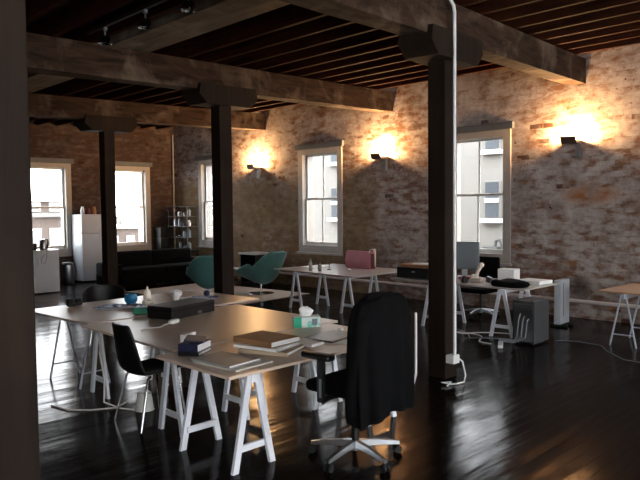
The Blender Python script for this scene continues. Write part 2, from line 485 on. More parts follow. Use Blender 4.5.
obj('housing', MB().box((-.12, 0, .16), (.26, .46, .26), bev=.02), M['dark_unit'], ac)
obj('duct', MB().tube([(-.12, -.1, .3), (-.12, -.12, .45), (-.12, -.24, .48), (-.12, -.3, .36), (-.12, -.3, .1)], .04, 10), M['dark_unit'], ac, smooth=True)
obj('bracket', MB().box((.02, 0, .0), (.3, .55, .03)), M['dark_unit'], ac)

b2 = thing('building', 'pale brick building with a parapet outside the left far window', 'building', (16.9, 46, -8))
obj('wall', MB().box((0, 3, 5.3), (6.2, 6, 10.6)), M['facade_brick'], b2)
obj('cornice', MB().box((0, -.15, 9.55), (6.4, .5, .3)), M['facade_brick2'], b2)
obj('parapet', MB().box((0, -.1, 10.75), (6.4, .4, .5)), M['facade_white'], b2)
for xx in (-2.4, -.85, .7, 2.2):
    for zz, hh in ((7.9, 1.4), (10.1, .6)):
        f = obj('window', MB().box((xx, -.03, zz), (.9, .1, hh)), M['facade_white'], b2)
        obj('pane', MB().box((xx, -.09, zz), (.7, .04, hh-.2)), M['facade_pane'], f)
b3 = thing('building', 'squat brownish brick building far outside the window behind the sofa', 'building', (24.4, 48, -8))
obj('wall', MB().box((0, 3, 4.2), (4.6, 6, 8.4)), M['facade_brick'], b3)
obj('roof', MB().box((0, 2.9, 8.5), (4.9, 6.4, .25)), M['facade_white'], b3)
for xx in (-1.4, .1, 1.5):
    f = obj('window', MB().box((xx, -.03, 7.4), (.7, .1, .8)), M['facade_white'], b3)
    obj('pane', MB().box((xx, -.09, 7.4), (.5, .04, .6)), M['facade_pane'], f)
b4 = thing('building', 'long white building farther off, above the squat brick one outside the far windows', 'building', (28, 64, -8))
obj('wall', MB().box((0, 4, 4.6), (14, 8, 9.2)), M['facade_brick2'], b4)
for xx in range(-6, 7, 2):
    f = obj('window', MB().box((xx, -.03, 8.2), (1.1, .1, .9)), M['facade'], b4)
    obj('pane', MB().box((xx, -.09, 8.2), (.9, .04, .7)), M['facade_pane'], f)
struct('ground_outside', MB().box((8, 30, -8.05), (90, 90, .1)), M['facade'])

# ------------------------------------------------------------------ sconces
def sconce(y, label):
    r = thing('wall_sconce', label, 'wall lamp', (W, y, 2.8), 0, 'wall sconces on the brick wall')
    obj('bracket', MB().box((-.04, -.08, -.13), (.08, .09, .22), bev=.006), M['grey_metal'], r)
    t = MB()     # shallow open tray
    t.box((-.11, 0, -.012), (.22, .22, .012)); t.box((-.11, -.107, .015), (.22, .006, .06)); t.box((-.11, .107, .015), (.22, .006, .06))
    obj('tray', t, M['grey_metal'], r)
    obj('front_shade', MB().box((-.25, .0, .04), (.012, .25, .12), rot=(0, -.35, 0)), M['sconce_dark'], r)
    obj('bulb', MB().tube([(-.12, -.05, .035), (-.12, .05, .035)], .008, 8), M['lamp'], r)
    l = bpy.data.lights.new('sconce_light', 'POINT'); l.energy = SCONCE; l.color = (1, .58, .25); l.shadow_soft_size = .05
    o = bpy.data.objects.new('sconce_light', l); COL.objects.link(o); o.location = (W-.11, y, 2.8+.058)
SCONCE = 350
sconce(4.62, 'dark shaded wall sconce on the brick right of the near window')
sconce(8.6, 'wall sconce between the two big windows, above the pink bag')
sconce(12.62, 'wall sconce left of the middle window, above the teal chair')

# ------------------------------------------------------------------ track lights
tr = thing('light_track', 'dark lighting track fixed under the joists near the ceiling', 'lamp track', (3.3, 6.0, 0))
obj('rail', MB().bar((0, -1.4, zt(3.3)-.03), (0, .95, zt(3.3)-.03), .035, .035), M['black_plastic'], tr)
for yy, lb in ((6.55, 'chrome ceiling spotlight farthest along the track, just above the timber beam'), (5.72, 'middle chrome spotlight of the three on the ceiling track'), (4.98, 'chrome spotlight at the top edge of the view, nearest on the track')):
    z = zt(3.3)-.05
    s_ = thing('spotlight', lb, 'spotlight', (3.3, yy, z), 0, 'spotlights on the ceiling track')
    obj('stem', MB().cyl((0, 0, -.002), (0, 0, -.1), .01, n=10).cyl((0, 0, -.002), (0, 0, -.03), .025), M['grey_metal'], s_, smooth=True)
    obj('lamp_head', MB().lathe([(.0, .06), (.03, .055), (.055, .03), (.07, -.01), (.072, -.03), (.06, -.032), (.05, -.01), (0, .0)], (0, 0, -.14)), M['chrome'], s_, smooth=True)

# ------------------------------------------------------------------ conduit on the front post
cd = thing('cable_conduit', 'white vertical cable conduit on the front of the middle post', 'conduit', (5.65, 3.78, 0))
zb = zt(5.75)-BH
pts = [(0, 0, .28), (0, 0, zb+.24), (-.015, 0, zb+.3), (-.06, .01, zb+.36)]
obj('tube', MB().tube(pts, .017, 10), M['white_plastic'], cd, smooth=True)
obj('outlet_box', MB().box((.01, .03, .235), (.11, .1, .09), bev=.008), M['white_plastic'], cd)
obj('cable', MB().tube([(.06, 0, .24), (.1, -.03, .2), (.08, -.08, .07), (.02, -.1, .015), (-.08, -.08, .012), (-.14, -.04, .012), (-.2, .02, .03), (-.12, -.04, .03), (-.22, -.06, .012)], .008, 8), M['white_plastic'], cd, smooth=True)

# ------------------------------------------------------------------ trestle tables
TOP = .69
def trestle(parent, cx, cy, rz, kind='wood', L=.64, sp=.165, H=.665):
    def leg_pt(e, s, z0=0.0): return Vector((e*L/2, s*sp, z0))
    if kind == 'wood': w, h, mat = .05, .026, M['white_paint']
    else: w, h, mat = .022, .022, M['white_metal']
    t = MB().box((0, 0, H-.03), (L+.04, .034 if kind == 'wood' else .025, .058), bev=.004)
    o = obj('trestle', t, mat, parent, loc=(cx, cy, 0), rot=(0, 0, rz))
    for e in (-1, 1):
        for s_ in (-1, 1):
            m = MB()
            a = Vector((e*L/2, s_*.028, H-.004)); b = Vector((e*L/2, s_*sp, .0))
            if kind == 'wood':
                d = (b-a); d.normalize(); per = Vector((0, -d.z, d.y))
                q = []
                for p in (a, b):
                    q.append([p+Vector((dx, 0, 0))+per*dy for dx, dy in ((-h/2, -w/2), (h/2, -w/2), (h/2, w/2), (-h/2, w/2))])
                for v in q[0]: v.z = H-.002
                for v in q[1]: v.z = 0.0
                m.rings(q)
            else: m.tube([a, b], .012, 8)
            obj('leg', m, mat, o)
        zc_ = .15; k_ = sp*(1-zc_/H)+.028*zc_/H
        m = MB()
        if kind == 'wood': m.box((e*L/2-e*.02, 0, zc_), (.02, 2*k_, .045))
        else: m.tube([(e*L/2, -k_, zc_), (e*L/2, k_, zc_)], .009, 8)
        obj('crossbar', m, mat, o)
def table(label, cx, cy, w, d, rz, trestles, mat='laminate', z=TOP, group='trestle tables'):
    r = thing('trestle_table', label, 'table', (cx, cy, 0), rz, group)
    obj('tabletop', MB().box((0, 0, z-.0125), (w, d, .022), bev=.003), M[mat], r)
    for t in trestles: trestle(r, *t[:3], **(t[3] if len(t) > 3 else {}), H=z-.0245)
    return r
R90 = PI/2
# T1 nearest, long side along X
t1 = table('nearest white trestle table carrying the folders and stacked books', 3.52, 3.955, 1.9, .95, 0, [(-.72, -.11, R90), (.66, -.11, R90)])
t2 = table('middle table of the pushed-together group, under the black case', 3.7, 5.3, 1.88, 1.66, 0,
           [(-.6, -.75, 0, {}), (.24, -.75, 0, {}), (-.5, .71, 0), (.3, .71, 0)])
t3 = table('grey-legged table at the far left end of the pushed-together group', 3.96, 6.95, 2.3, 1.4, .06,
           [(-.99, -.2, R90, {'kind': 'tube'}), (.8, -.1, R90, {'kind': 'tube'})])
t4 = table('wide trestle table with the pink bag under the middle window', 8.62, 8.2, 1.5, 2.1, -.06,
           [(-.42, .42, 0), (-.2, -.7, 0)], 'laminate_grey')
t5 = table('long trestle desk with the monitor and printer by the near window', 8.55, 5.43, 1.0, 2.3, 0,
           [(-.2, -.82, 0), (-.2, .35, 0, {})], 'laminate_grey')
t6 = table('tan-topped trestle table cut off by the right edge of the view', 9.15, 2.75, 1.1, 1.55, -.02,
           [(-.3, .42, 0, {'kind': 'tube'}), (-.3, -.5, 0, {'kind': 'tube'})], 'wood_top')

# ------------------------------------------------------------------ near table contents
def book(mb_pages, mb_cover, w, d, h, z=0, ct=.004):
    mb_pages.box((0.002, 0, z+h/2), (w-.008, d-.012, h-2*ct))
    mb_cover.box((0, 0, z+ct/2), (w, d, ct)); mb_cover.box((0, 0, z+h-ct/2), (w, d, ct)); mb_cover.box((-w/2+ct/2, 0, z+h/2), (ct, d, h))
def mk_book(name, label, cat, loc, rz, w, d, h, cover, pages='paper', group=None):
    r = thing(name, label, cat, loc, rz, group)
    a, b = MB(), MB(); book(a, b, w, d, h)
    obj('cover', b, M[cover], r); obj('pages', a, M[pages], r)
    return r
Z0 = TOP-.001
mk_book('book', 'thick dark book at the bottom of the small stack on the table corner', 'book', (2.83, 4.27, Z0), .55, .24, .17, .03, 'black_plastic', group='stacked books')
mk_book('book', 'thick navy book with lettered cover on the dark book', 'book', (2.83, 4.27, Z0+.0305), .5, .235, .165, .06, 'navy', group='stacked books')
bk = tag(obj('booklet', MB().box((0, 0, .006), (.22, .15, .011), bev=.003), M['navy'], loc=(2.84, 4.28, Z0+.104), rot=(0.1, .0, .85)), 'thin navy leaflet lying askew on top of the thick navy book', 'booklet')
bk = thing('card_box', 'small upright white card box behind the navy books', 'box', (2.9, 4.47, Z0), .45)
obj('body', MB().box((0, 0, .06), (.16, .05, .12), bev=.003), M['paper'], bk)
obj('printed_panel', MB().box((.01, -.026, .06), (.07, .002, .07)), M['grey_print'], bk)
mk_book('brochure', 'grey-covered brochure at the near corner of the nearest table', 'brochure', (2.81, 3.85, Z0+.012), .12, .31, .41, .016, 'grey_card')
tag(obj('drawing_pad', MB().box((0, 0, .006), (.36, .46, .011), bev=.001), M['edge'], loc=(2.84, 3.8, Z0), rot=(0, 0, .1)), 'flat white pad lying under the grey brochure', 'pad')
# folders
fz = Z0
def folder(label, loc, rz, w, d, h, cover, fan=0):
    r = thing('folder', label, 'folder', loc, rz, 'paper folders on the nearest table')
    mb = MB().box((0, 0, .0015), (w, d, .003)); mb.box((-.004, 0, h-.0015), (w*.98, d, .003), rot=(0, fan, 0)); mb.box((-w/2+.0015, 0, h/2), (.003, d, h))
    obj('cover', mb, M[cover], r)
    pg = MB(); rr = random.Random(int(w*1000+loc[2]*500))
    for i in range(4):
        pg.box((.006+(rr.random()-.5)*.02, (rr.random()-.5)*.02, .004+(i+.5)*(h-.008)/4), (w-.02, d-.02, (h-.008)/4*.94), rot=(0, 0, (rr.random()-.5)*.05))
    obj('sheets', pg, M['paper'], r)
folder('beige folder at the bottom of the folder pile', (3.3, 3.9, fz), .4, .34, .42, .03, 'beige_card')
folder('white-edged folder below the top brown folder', (3.29, 3.95, fz+.0305), .25, .33, .41, .022, 'paper')
folder('brown card folder on top of the folder pile', (3.32, 3.99, fz+.053), .1, .33, .42, .045, 'kraft')
tag(obj('paper_stack', MB().box((0, 0, .011), (.16, .26, .02), bev=.002), M['paper'], loc=(3.645, 3.88, Z0), rot=(0, 0, .1)), 'white paper stack between the folder pile and the brown magazine', 'paper stack')
tag(obj('paper_sheet', MB().box((0, 0, .0015), (.15, .24, .002)), M['paper'], loc=(3.645, 3.87, Z0+.022), rot=(0, 0, -.1)), 'single white sheet lying skewed on the white paper stack by the folders', 'paper')
tag(obj('magazine', MB().box((0, 0, .009), (.42, .3, .016), bev=.004), M['magazine'], loc=(3.98, 3.9, Z0+.004), rot=(0, 0, .15)), 'brown printed magazine by the armrest of the office chair', 'magazine')
tag(obj('paper_sheet', MB().box((0, 0, .0015), (.3, .22, .002)), M['paper'], loc=(3.96, 3.74, Z0), rot=(0, 0, .1)), 'white sheet poking out under the near side of the magazine', 'paper')
tag(obj('eraser', MB().box((0, 0, .016), (.06, .04, .03), bev=.008), M['white_plastic'], loc=(4.26, 4.07, Z0), rot=(0, 0, .4), smooth=True), 'small white block on the table beside the black jacket', 'eraser')
tb = thing('tissue_box', 'green and white tissue box with a tissue sticking up', 'tissue box', (4.2, 4.46, Z0), -.62)
obj('carton', MB().box((0, 0, .05), (.25, .125, .1), bev=.003), M['tissue_green'], tb)
obj('printed_panel', MB().box((-.088, -.0635, .05), (.07, .002, .096)), M['mint'], tb); obj('logo', MB().box((.07, -.0635, .052), (.05, .002, .06)), M['grey_print'], tb)
mt = MB(); R = []
for i, (z, r_) in enumerate(((.095, .03), (.12, .045), (.15, .055), (.175, .04), (.185, .015))):
    R.append([(1.2*r_*math.cos(a_)*(1+.25*math.sin(3*a_+i))-.01, .55*r_*math.sin(a_)*(1+.3*math.cos(2*a_+i)), z+.01*math.sin(2*a_)) for a_ in [2*PI*k_/16 for k_ in range(16)]])
mt.rings(R); obj('tissue', mt, M['paper'], tb, smooth=True)

# ------------------------------------------------------------------ middle / far tables contents
ca = thing('carry_case', 'long flat black case lying across the middle table', 'case', (3.79, 5.95, Z0), .28)
obj('case_body', MB().box((0, 0, .066), (.68, .34, .13), bev=.01), M['black_plastic'], ca)
obj('lid_seam', MB().box((0, 0, .09), (.686, .346, .005)), M['black_cloth'], ca)
obj('latch', MB().box((.08, -.176, .03), (.06, .012, .03), bev=.003), M['grey_metal'], ca)
ad = thing('power_adaptor', 'white power adaptor with a trailing lead beside the black case', 'adaptor', (3.44, 5.55, Z0), .4)
obj('plug', MB().box((0, 0, .022), (.13, .06, .042), bev=.014), M['white_plastic'], ad, smooth=True)
obj('lead', MB().tube([(-.06, 0, .015), (-.14, .02, .006), (-.24, -.02, .006), (-.34, .06, .006), (-.45, .04, .006)], .006, 8), M['white_plastic'], ad, smooth=True)
pot = thing('pencil_pot', 'blue round pot on the far left table', 'pot', (3.82, 7.1, Z0))
obj('bowl', MB().lathe([(.0, 0), (.05, 0), (.075, .04), (.078, .08), (.062, .115), (.05, .12), (.045, .11), (.06, .08), (.055, .03), (0, .02)]), M['teal_box'], pot, smooth=True)
td = thing('soft_toy', 'cream soft toy sitting beside the green block', 'toy', (3.8, 6.68, Z0), -2.2)
obj('body', MB().blob((0, 0, .057), (.075, .065, .055)).blob((0, 0, .125), (.05, .048, .06)).blob((0, 0, .17), (.04, .04, .04)), M['cream'], td, smooth=True)
for s_ in (-1, 1):
    obj('ear', MB().blob((s_*.03, 0, .215), (.014, .01, .03)), M['cream'], td, smooth=True)
    obj('arm', MB().blob((s_*.065, .03, .1), (.02, .035, .02)), M['cream'], td, smooth=True)
    obj('foot', MB().blob((s_*.05, .07, .027), (.025, .04, .025)), M['cream'], td, smooth=True)
gb = thing('note_block', 'green box in front of the cream toy', 'box', (3.58, 6.32, Z0), -.75)
obj('carton', MB().box((0, 0, .035), (.26, .13, .07), bev=.004), M['green'], gb)
obj('flap', MB().box((0, 0, .072), (.1, .05, .004)), M['paper'], gb)
for i, (x_, y_, rz, m_, lb) in enumerate(((3.5, 6.95, .3, 'paper', 'stack of white sheets left of the blue pot'), (3.52, 7.05, .55, 'blue_sheet', 'blue printed leaflet on top of the white sheets'), (3.66, 6.85, -.1, 'blue_sheet', 'pale blue sheet just left of the cream toy'))):
    tag(obj('paper_sheet', MB().box((0, 0, .004+.009*i), (.3, .22, .008)), M[m_], loc=(x_, y_, Z0), rot=(0, 0, rz)), lb, 'paper')
tp = thing('tape_dispenser', 'black tape dispenser at the bright end of the far left table', 'tape dispenser', (3.24, 7.42, Z0), .4)
obj('base', MB().box((.05, 0, .02), (.2, .05, .035), bev=.008), M['black_plastic'], tp)
rg = MB(); rg.cyl((-.03, -.02, .05), (-.03, .02, .05), .045, n=20); rg.cyl((.1, -.02, .05), (.1, .02, .05), .035, n=18)
obj('reel', rg, M['black_plastic'], tp, smooth=True)
mg = thing('mug', 'white mug behind the black case', 'mug', (4.36, 6.98, Z0), 2.2)
obj('cup', MB().lathe([(0, 0), (.036, 0), (.041, .01), (.043, .1), (.038, .1), (.036, .012), (0, .01)]), M['white_plastic'], mg, smooth=True)
obj('handle', MB().tube([(.04, 0, .08), (.065, 0, .085), (.078, 0, .06), (.068, 0, .03), (.04, 0, .022)], .007, 8), M['white_plastic'], mg, smooth=True)
cr = tag(obj('crumpled_paper', MB().blob((0, 0, .06), (.09, .07, .05), 3, .35, 3), M['paper'], loc=(4.44, 7.12, Z0)), 'crumpled white paper just behind the white mug', 'paper')
for i, (x_, y_, rz, m_, lb) in enumerate(((4.6, 7.0, .2, 'paper', 'white sheet behind the right end of the black case'), (4.72, 6.86, -.4, 'blue_sheet', 'blue and white leaflet beside the tall post behind the black case'))):
    tag(obj('paper_sheet', MB().box((0, 0, .004+.009*i), (.3, .21, .008)), M[m_], loc=(x_, y_, Z0), rot=(0, 0, rz)), lb, 'paper')
tag(obj('blue_ball', MB().blob((0, 0, .04), (.04, .04, .04), 3), M['navy_plain'], loc=(4.82, 6.98, Z0), smooth=True), 'small dark blue ball on the papers by the tall post', 'ball')

# ------------------------------------------------------------------ black side chair by the tables
def side_chair(label, loc, rz):
    r = thing('side_chair', label, 'chair', loc, rz)
    # profile of the shell in (x forward, z, half width)
    prof = [(.24, .425, .19), (.215, .45, .21), (.1, .452, .225), (-.05, .437, .225), (-.16, .435, .22), (-.215, .46, .215), (-.245, .54, .205), (-.27, .68, .185), (-.305, .83, .155), (-.315, .865, .14), (-.318, .872, .12)]
    R = []
    for i, (px, pz, hw) in enumerate(prof):
        row = []
        for k_ in range(9):
            t = -1+2*k_/8
            cz = .03*t*t if i < 5 else 0
            cx = .045*t*t if i > 4 else 0
            row.append(Vector((px+cx, hw*t, pz+cz)))
        R.append(row)
    obj('shell', MB().rings(R, closed=False, caps=False), M['black_leather'], r, smooth=80, mods=[('SOLIDIFY', {'thickness': .022, 'offset': 0}), ('SUBSURF', {'levels': 1, 'render_levels': 1})])
    for sx, sy, fx, fy in ((.14, -.17, .2, -.215), (.14, .17, .2, .215), (-.13, -.17, -.235, -.225), (-.13, .17, -.235, .225)):
        obj('leg', MB().tube([(sx*.7, sy*.8, .418), (sx, sy, .41), (sx*1.08, sy*1.04, .39), (fx, fy, 0)], .011, 10), M['chrome'], r, smooth=True)
    return r
c1 = side_chair('black moulded side chair with chrome legs, tucked at the left side of the tables', (2.84, 4.95, 0), 0)
tc_ = thing('tub_chair', 'low black chair with a rounded back behind the far end of the pushed-together tables', 'chair', (4.15, 8.45, 0), -R90-.5)
R = []
for z, r_, th in ((.42, .25, .03), (.55, .275, .035), (.66, .29, .035), (.735, .285, .03), (.755, .27, .015)):
    outer = [(-(r_)*math.cos(a_), r_*math.sin(a_), z-(.12*(abs(a_)/1.9)**3 if z > .6 else 0)) for a_ in [-1.9+3.8*k_/22 for k_ in range(23)]]
    inner = [(-(r_-th)*math.cos(a_), (r_-th)*math.sin(a_), z-(.12*(abs(a_)/1.9)**3 if z > .6 else 0)) for a_ in [1.9-3.8*k_/22 for k_ in range(23)]]
    R.append(outer+inner)
obj('backrest', MB().rings(R), M['black_leather'], tc_, smooth=60)
obj('seat', MB().lathe([(0, .36), (.22, .36), (.25, .38), (.25, .43), (.22, .45), (0, .455)]), M['black_leather'], tc_, smooth=50)
for sx, sy in ((-.17, -.17), (-.17, .17), (.17, -.17), (.17, .17)): obj('leg', MB().tube([(sx*.8, sy*.8, .37), (sx*1.15, sy*1.15, 0)], .012, 8), M['chrome'], tc_, smooth=True)
bn = thing('plastic_bin', 'small white tapered bin upside down on the floor under the chair', 'bin', (2.95, 5.28, 0))
obj('body', MB().lathe([(0, .16), (.055, .16), (.062, .155), (.082, .01), (.088, 0), (.08, 0), (.056, .145), (0, .15)]), M['white_plastic'], bn, smooth=True)
tag(obj('floor_cable', MB().tube([(2.86, 5.32, .01), (2.78, 5.5, .006), (2.6, 5.6, .006), (2.45, 5.75, .006), (2.4, 6.0, .006)], .007, 8), M['white_trim'], smooth=True), 'thin pale cable on the floor running left from the white bin', 'cable')
tag(obj('table_cable', MB().tube([(2.72, 5.62, TOP-.02), (2.7, 5.62, .5), (2.75, 5.64, .25), (2.72, 5.6, .05), (2.8, 5.5, .007), (2.95, 5.6, .007)], .008, 8), M['white_trim'], smooth=True), 'pale cable hanging from the table edge behind the black side chair', 'cable')

# ------------------------------------------------------------------ office chair with jacket
def star_base(r, R_=.33, a0=0, mat='steel', n=5):
    b = MB().cyl((0, 0, .06), (0, 0, .13), .035, n=16)
    for i in range(n):
        a_ = a0+2*PI*i/n; d = Vector((math.cos(a_), math.sin(a_), 0)); s_ = Vector((-d.y, d.x, 0))
        R = []
        for t, z, w, h in ((.02, .115, .026, .03), (.16, .105, .022, .024), (R_, .078, .016, .014)):
            c = d*t+Vector((0, 0, z)); R.append([c+s_*w-Vector((0, 0, h)), c-s_*w-Vector((0, 0, h)), c-s_*w*.7+Vector((0, 0, h*.6)), c+s_*w*.7+Vector((0, 0, h*.6))])
        b.rings(R)
    o = obj('star_base', b, M[mat], r, smooth=30)
    for i in range(n):
        a_ = a0+2*PI*i/n; d = Vector((math.cos(a_), math.sin(a_), 0)); s_ = Vector((-d.y, d.x, 0))
        c = MB(); p = d*(R_-.012)+Vector((0, 0, .028))
        c.cyl(p+s_*.006, p+s_*.026, .028, n=14); c.cyl(p-s_*.026, p-s_*.006, .028, n=14); c.cyl(p+Vector((0, 0, .0)), p+Vector((0, 0, .045)), .009, n=8)
        obj('caster', c, M['rubber'], o, smooth=True)
def pad(mb, c, d, bev):
    mb.box(c, d, bev=bev, seg=4)
    return mb
oc = thing('office_chair', 'black swivel office chair with the jacket hung on its back', 'chair', (3.43, 3.14, 0), .04, 'swivel office chairs')
star_base(oc, .34, math.radians(42))
obj('gas_column', MB().cyl((0, 0, .12), (0, 0, .26), .027, n=16).cyl((0, 0, .26), (0, 0, .46), .016, n=14), M['black_plastic'], oc, smooth=True)
obj('mechanism', MB().box((0, -.02, .47), (.16, .24, .05), bev=.01), M['black_plastic'], oc)
obj('lever', MB().tube([(-.05, .05, .46), (-.2, .08, .45), (-.25, .09, .43)], .008, 8), M['chrome'], oc, smooth=True)
obj('seat', pad(MB(), (0, .03, .535), (.5, .49, .085), .04), M['black_cloth'], oc, smooth=60)
bkm = MB(); R = []
for z, hw, y in ((.56, .17, -.245), (.65, .215, -.26), (.8, .225, -.265), (.95, .215, -.28), (1.08, .19, -.3), (1.17, .14, -.315), (1.19, .1, -.318)):
    R.append([Vector((hw*math.cos(a_), y+.028*math.sin(a_)+.04*math.cos(a_)**2, z)) for a_ in [2*PI*k_/20 for k_ in range(20)]])
obj('backrest', bkm.rings(R), M['black_cloth'], oc, smooth=60)
obj('back_bracket', MB().tube([(0, -.1, .46), (0, -.26, .47), (0, -.32, .54), (0, -.31, .72)], .02, 10), M['black_plastic'], oc, smooth=True)
for s_ in (-1, 1):
    arm = obj('armrest', MB().box((s_*.28, .1, .775), (.085, .27, .045), bev=.018, seg=3), M['black_plastic'], oc, smooth=50)
    obj('arm_post', MB().box((s_*.29, .06, .61), (.035, .06, .31), bev=.008).box((s_*.24, .06, .475), (.13, .06, .03), bev=.008), M['black_plastic'], arm)
    obj('arm_slide', MB().box((s_*.311, .05, .56), (.006, .02, .13)), M['steel'], arm)
obj('back_upright', MB().tube([(.2, -.1, .43), (.37, -.24, .47), (.395, -.255, .58), (.395, -.255, 1.03)], .01, 8), M['white_plastic'], oc, smooth=True)
# jacket: one draped shell, shoulders narrower than the hem, folds deepening downwards
def jacket():
    J = thing('jacket', 'black jacket draped over the back of the office chair', 'jacket', (3.38, 2.87, 0), .04)
    rows = [(1.215, .1, .035, 0), (1.215, .18, .055, .0), (1.2, .23, .075, .006), (1.165, .262, .09, .008), (1.1, .287, .1, .01), (1.0, .292, .108, .014), (.88, .292, .115, .018), (.75, .296, .12, .022), (.66, .3, .125, .026), (.56, .3, .13, .03), (.47, .295, .128, .034), (.41, .285, .12, .036)]
    R = []; n = 72
    for z, hw, hd, f in rows:
        row = []
        for k_ in range(n):
            a_ = 2*PI*k_/n
            c, s_ = math.cos(a_), math.sin(a_)
            q = 1/((abs(c)**2.6+abs(s_)**2.6)**(1/2.6))
            g = f*(math.sin(9*a_+1.1)+.6*math.sin(14*a_+.4+z*2)+.4*math.sin(5*a_-.6))
            hem = (.022*math.sin(3*a_+.5)+.03*c) if z < .5 else 0
            shoulder = -.05*max(0, -c-.3) if .95 < z < 1.22 else 0
            row.append(Vector(((hw+g*.55)*c*q, (hd+g*.6)*s_*q-.005+.035*(1.2-z)*-.4, z+hem+shoulder)))
        R.append(row)
    obj('body', MB().rings(R, True, False), M['black_cloth'], J, smooth=80, mods=[('SUBSURF', {'levels': 1, 'render_levels': 1})])
    # top of the collar closing the shell
    obj('collar', MB().rings([[Vector((w*math.cos(a_), d*math.sin(a_)-.005, z)) for a_ in [2*PI*k_/28 for k_ in range(28)]] for z, w, d in ((1.18, .14, .06), (1.215, .14, .055), (1.228, .12, .04), (1.23, .05, .02))]), M['black_cloth'], J, smooth=80)
    for s_ in (-1, 1):
        R = []
        for z, x_, y_, w, d in ((1.1, .215, -.02, .05, .05), (1.03, .235, -.03, .06, .065), (.85, .25, -.02, .06, .06), (.65, .262, .0, .06, .056), (.5, .265, .01, .056, .052), (.44, .262, .01, .052, .048)):
            R.append([Vector((s_*x_+w*math.cos(a_)*(1+.08*math.sin(3*a_+z*9)), y_+d*math.sin(a_), z)) for a_ in [2*PI*k_/20 for k_ in range(20)]])
        obj('sleeve', MB().rings(R), M['black_cloth'], J, smooth=80)
    return J
jacket()

# ------------------------------------------------------------------ wall-side table (T4) contents
for x_, y_, h, lb in ((8.05, 8.42, .19, 'left of the two small grey bottles on the table under the middle window'), (8.12, 8.26, .15, 'shorter right one of the two grey bottles on the table under the middle window')):
    b = thing('bottle', lb, 'bottle', (x_, y_, Z0), 0, 'bottles on the wall-side table')
    obj('glass', MB().lathe([(0, 0), (.03, 0), (.034, .01), (.034, h*.7), (.014, h*.85), (.014, h), (0, h)], n=18), M['bottle_grey'], b, smooth=True)
    obj('cap', MB().cyl((0, 0, h), (0, 0, h+.025), .016, n=14), M['grey_case'], b, smooth=True)
ph = thing('pen_stand', 'dark pen standing upright behind the grey bottles', 'pen stand', (8.4, 8.3, Z0))
obj('base', MB().lathe([(0, 0), (.04, 0), (.035, .015), (.01, .02), (0, .02)]), M['black_plastic'], ph, smooth=True)
obj('pen', MB().cyl((0, 0, .018), (.005, 0, .15), .007, n=10), M['black_plastic'], ph, smooth=True)
bg = thing('carrier_bag', 'pink carrier bag standing on the table right of the middle window', 'bag', (9.02, 8.1, Z0), R90-.12)
bm_ = MB(); R = []
for z, w, d in ((0, .33, .07), (.02, .335, .08), (.15, .34, .075), (.28, .345, .05), (.315, .345, .035)):
    R.append([(w*sx+.008*math.sin(z*30+sx*3), d*sy, z) for sx, sy in ((-1, -1), (-.5, -1.12), (0, -.95), (.5, -1.1), (1, -1), (1, 1), (.5, 1.1), (0, .95), (-.5, 1.1), (-1, 1))])
obj('body', bm_.rings(R), M['pink'], bg, smooth=30)
obj('side_gusset', MB().box((-.345, 0, .15), (.012, .1, .27)), M['red_glass'], bg)
for s_ in (-1, 1):
    obj('handle', MB().tube([(-.3, s_*.05, .29), (-.32, s_*.045, .35), (-.38, s_*.02, .37), (-.41, s_*.01, .33), (-.41, 0, .05)], .008, 8), M['cream'], bg, smooth=True)
tag(obj('computer_mouse', MB().blob((0, 0, .018), (.055, .035, .02), 3), M['white_plastic'], loc=(8.5, 7.9, Z0), rot=(0, 0, .5), smooth=True), 'white mouse on the table in front of the pink bag', 'mouse')
tag(obj('paper_sheet', MB().box((0, 0, .002), (.5, .35, .003)), M['paper'], loc=(8.75, 9.0, Z0), rot=(0, 0, .1)), 'white sheet put in for the window reflection on the table under the middle window', 'paper')  # thin white slab stands in for the window's reflection on the tabletop

# ------------------------------------------------------------------ desk (T5) contents
pr = thing('printer', 'low black printer on the left end of the long desk', 'printer', (8.28, 6.15, Z0), 0)
obj('body', MB().box((0, 0, .1), (.42, .66, .17), bev=.015), M['black_plastic'], pr)
obj('paper_slot', MB().box((-.212, 0, .06), (.006, .5, .05)), M['rubber'], pr)
obj('badge', MB().box((-.213, -.0, .12), (.004, .06, .02)), M['light_case'], pr)
bx = thing('box_lid', 'brown cardboard box lid with papers on top of the printer', 'box', (8.3, 6.15, Z0+.186), .05)
obj('tray', MB().box((0, 0, .02), (.36, .58, .04), bev=.004), M['tan_box'], bx)
obj('papers', MB().box((-.02, -.1, .05), (.3, .34, .018), rot=(0, .05, .1)), M['paper'], bx)
mo = thing('computer_monitor', 'grey-backed computer monitor on the long desk, against the window', 'monitor', (8.92, 5.78, Z0), .55)
obj('back_shell', MB().box((0, 0, .345), (.06, .46, .44), bev=.02, seg=3), M['screen_back'], mo)
obj('screen', MB().box((.033, 0, .35), (.006, .42, .34)), M['rubber'], mo)
obj('stand', MB().box((0, 0, .09), (.03, .09, .18), bev=.004).box((.02, 0, .006), (.18, .22, .012), bev=.004), M['light_case'], mo)
dl = thing('desk_telephone', 'cream telephone with an upright handset on the long desk', 'telephone', (8.45, 5.27, Z0), .3)
obj('base', MB().box((0, 0, .03), (.2, .17, .06), bev=.018, seg=3).box((.02, .03, .08), (.1, .09, .06), bev=.015, seg=3), M['cream'], dl, smooth=50)
obj('handset', MB().tube([(.0, .0, .08), (.0, -.015, .15), (0, -.05, .22), (0, -.085, .26)], [.03, .028, .034, .03], 12).blob((0, -.07, .25), (.04, .045, .04)), M['cream'], dl, smooth=True)
tag(obj('small_black_speaker', MB().lathe([(0, 0), (.045, 0), (.05, .02), (.03, .07), (.02, .1), (0, .105)]), M['black_plastic'], loc=(8.25, 5.35, Z0), smooth=True), 'small black cone-shaped gadget left of the cream telephone', 'gadget')
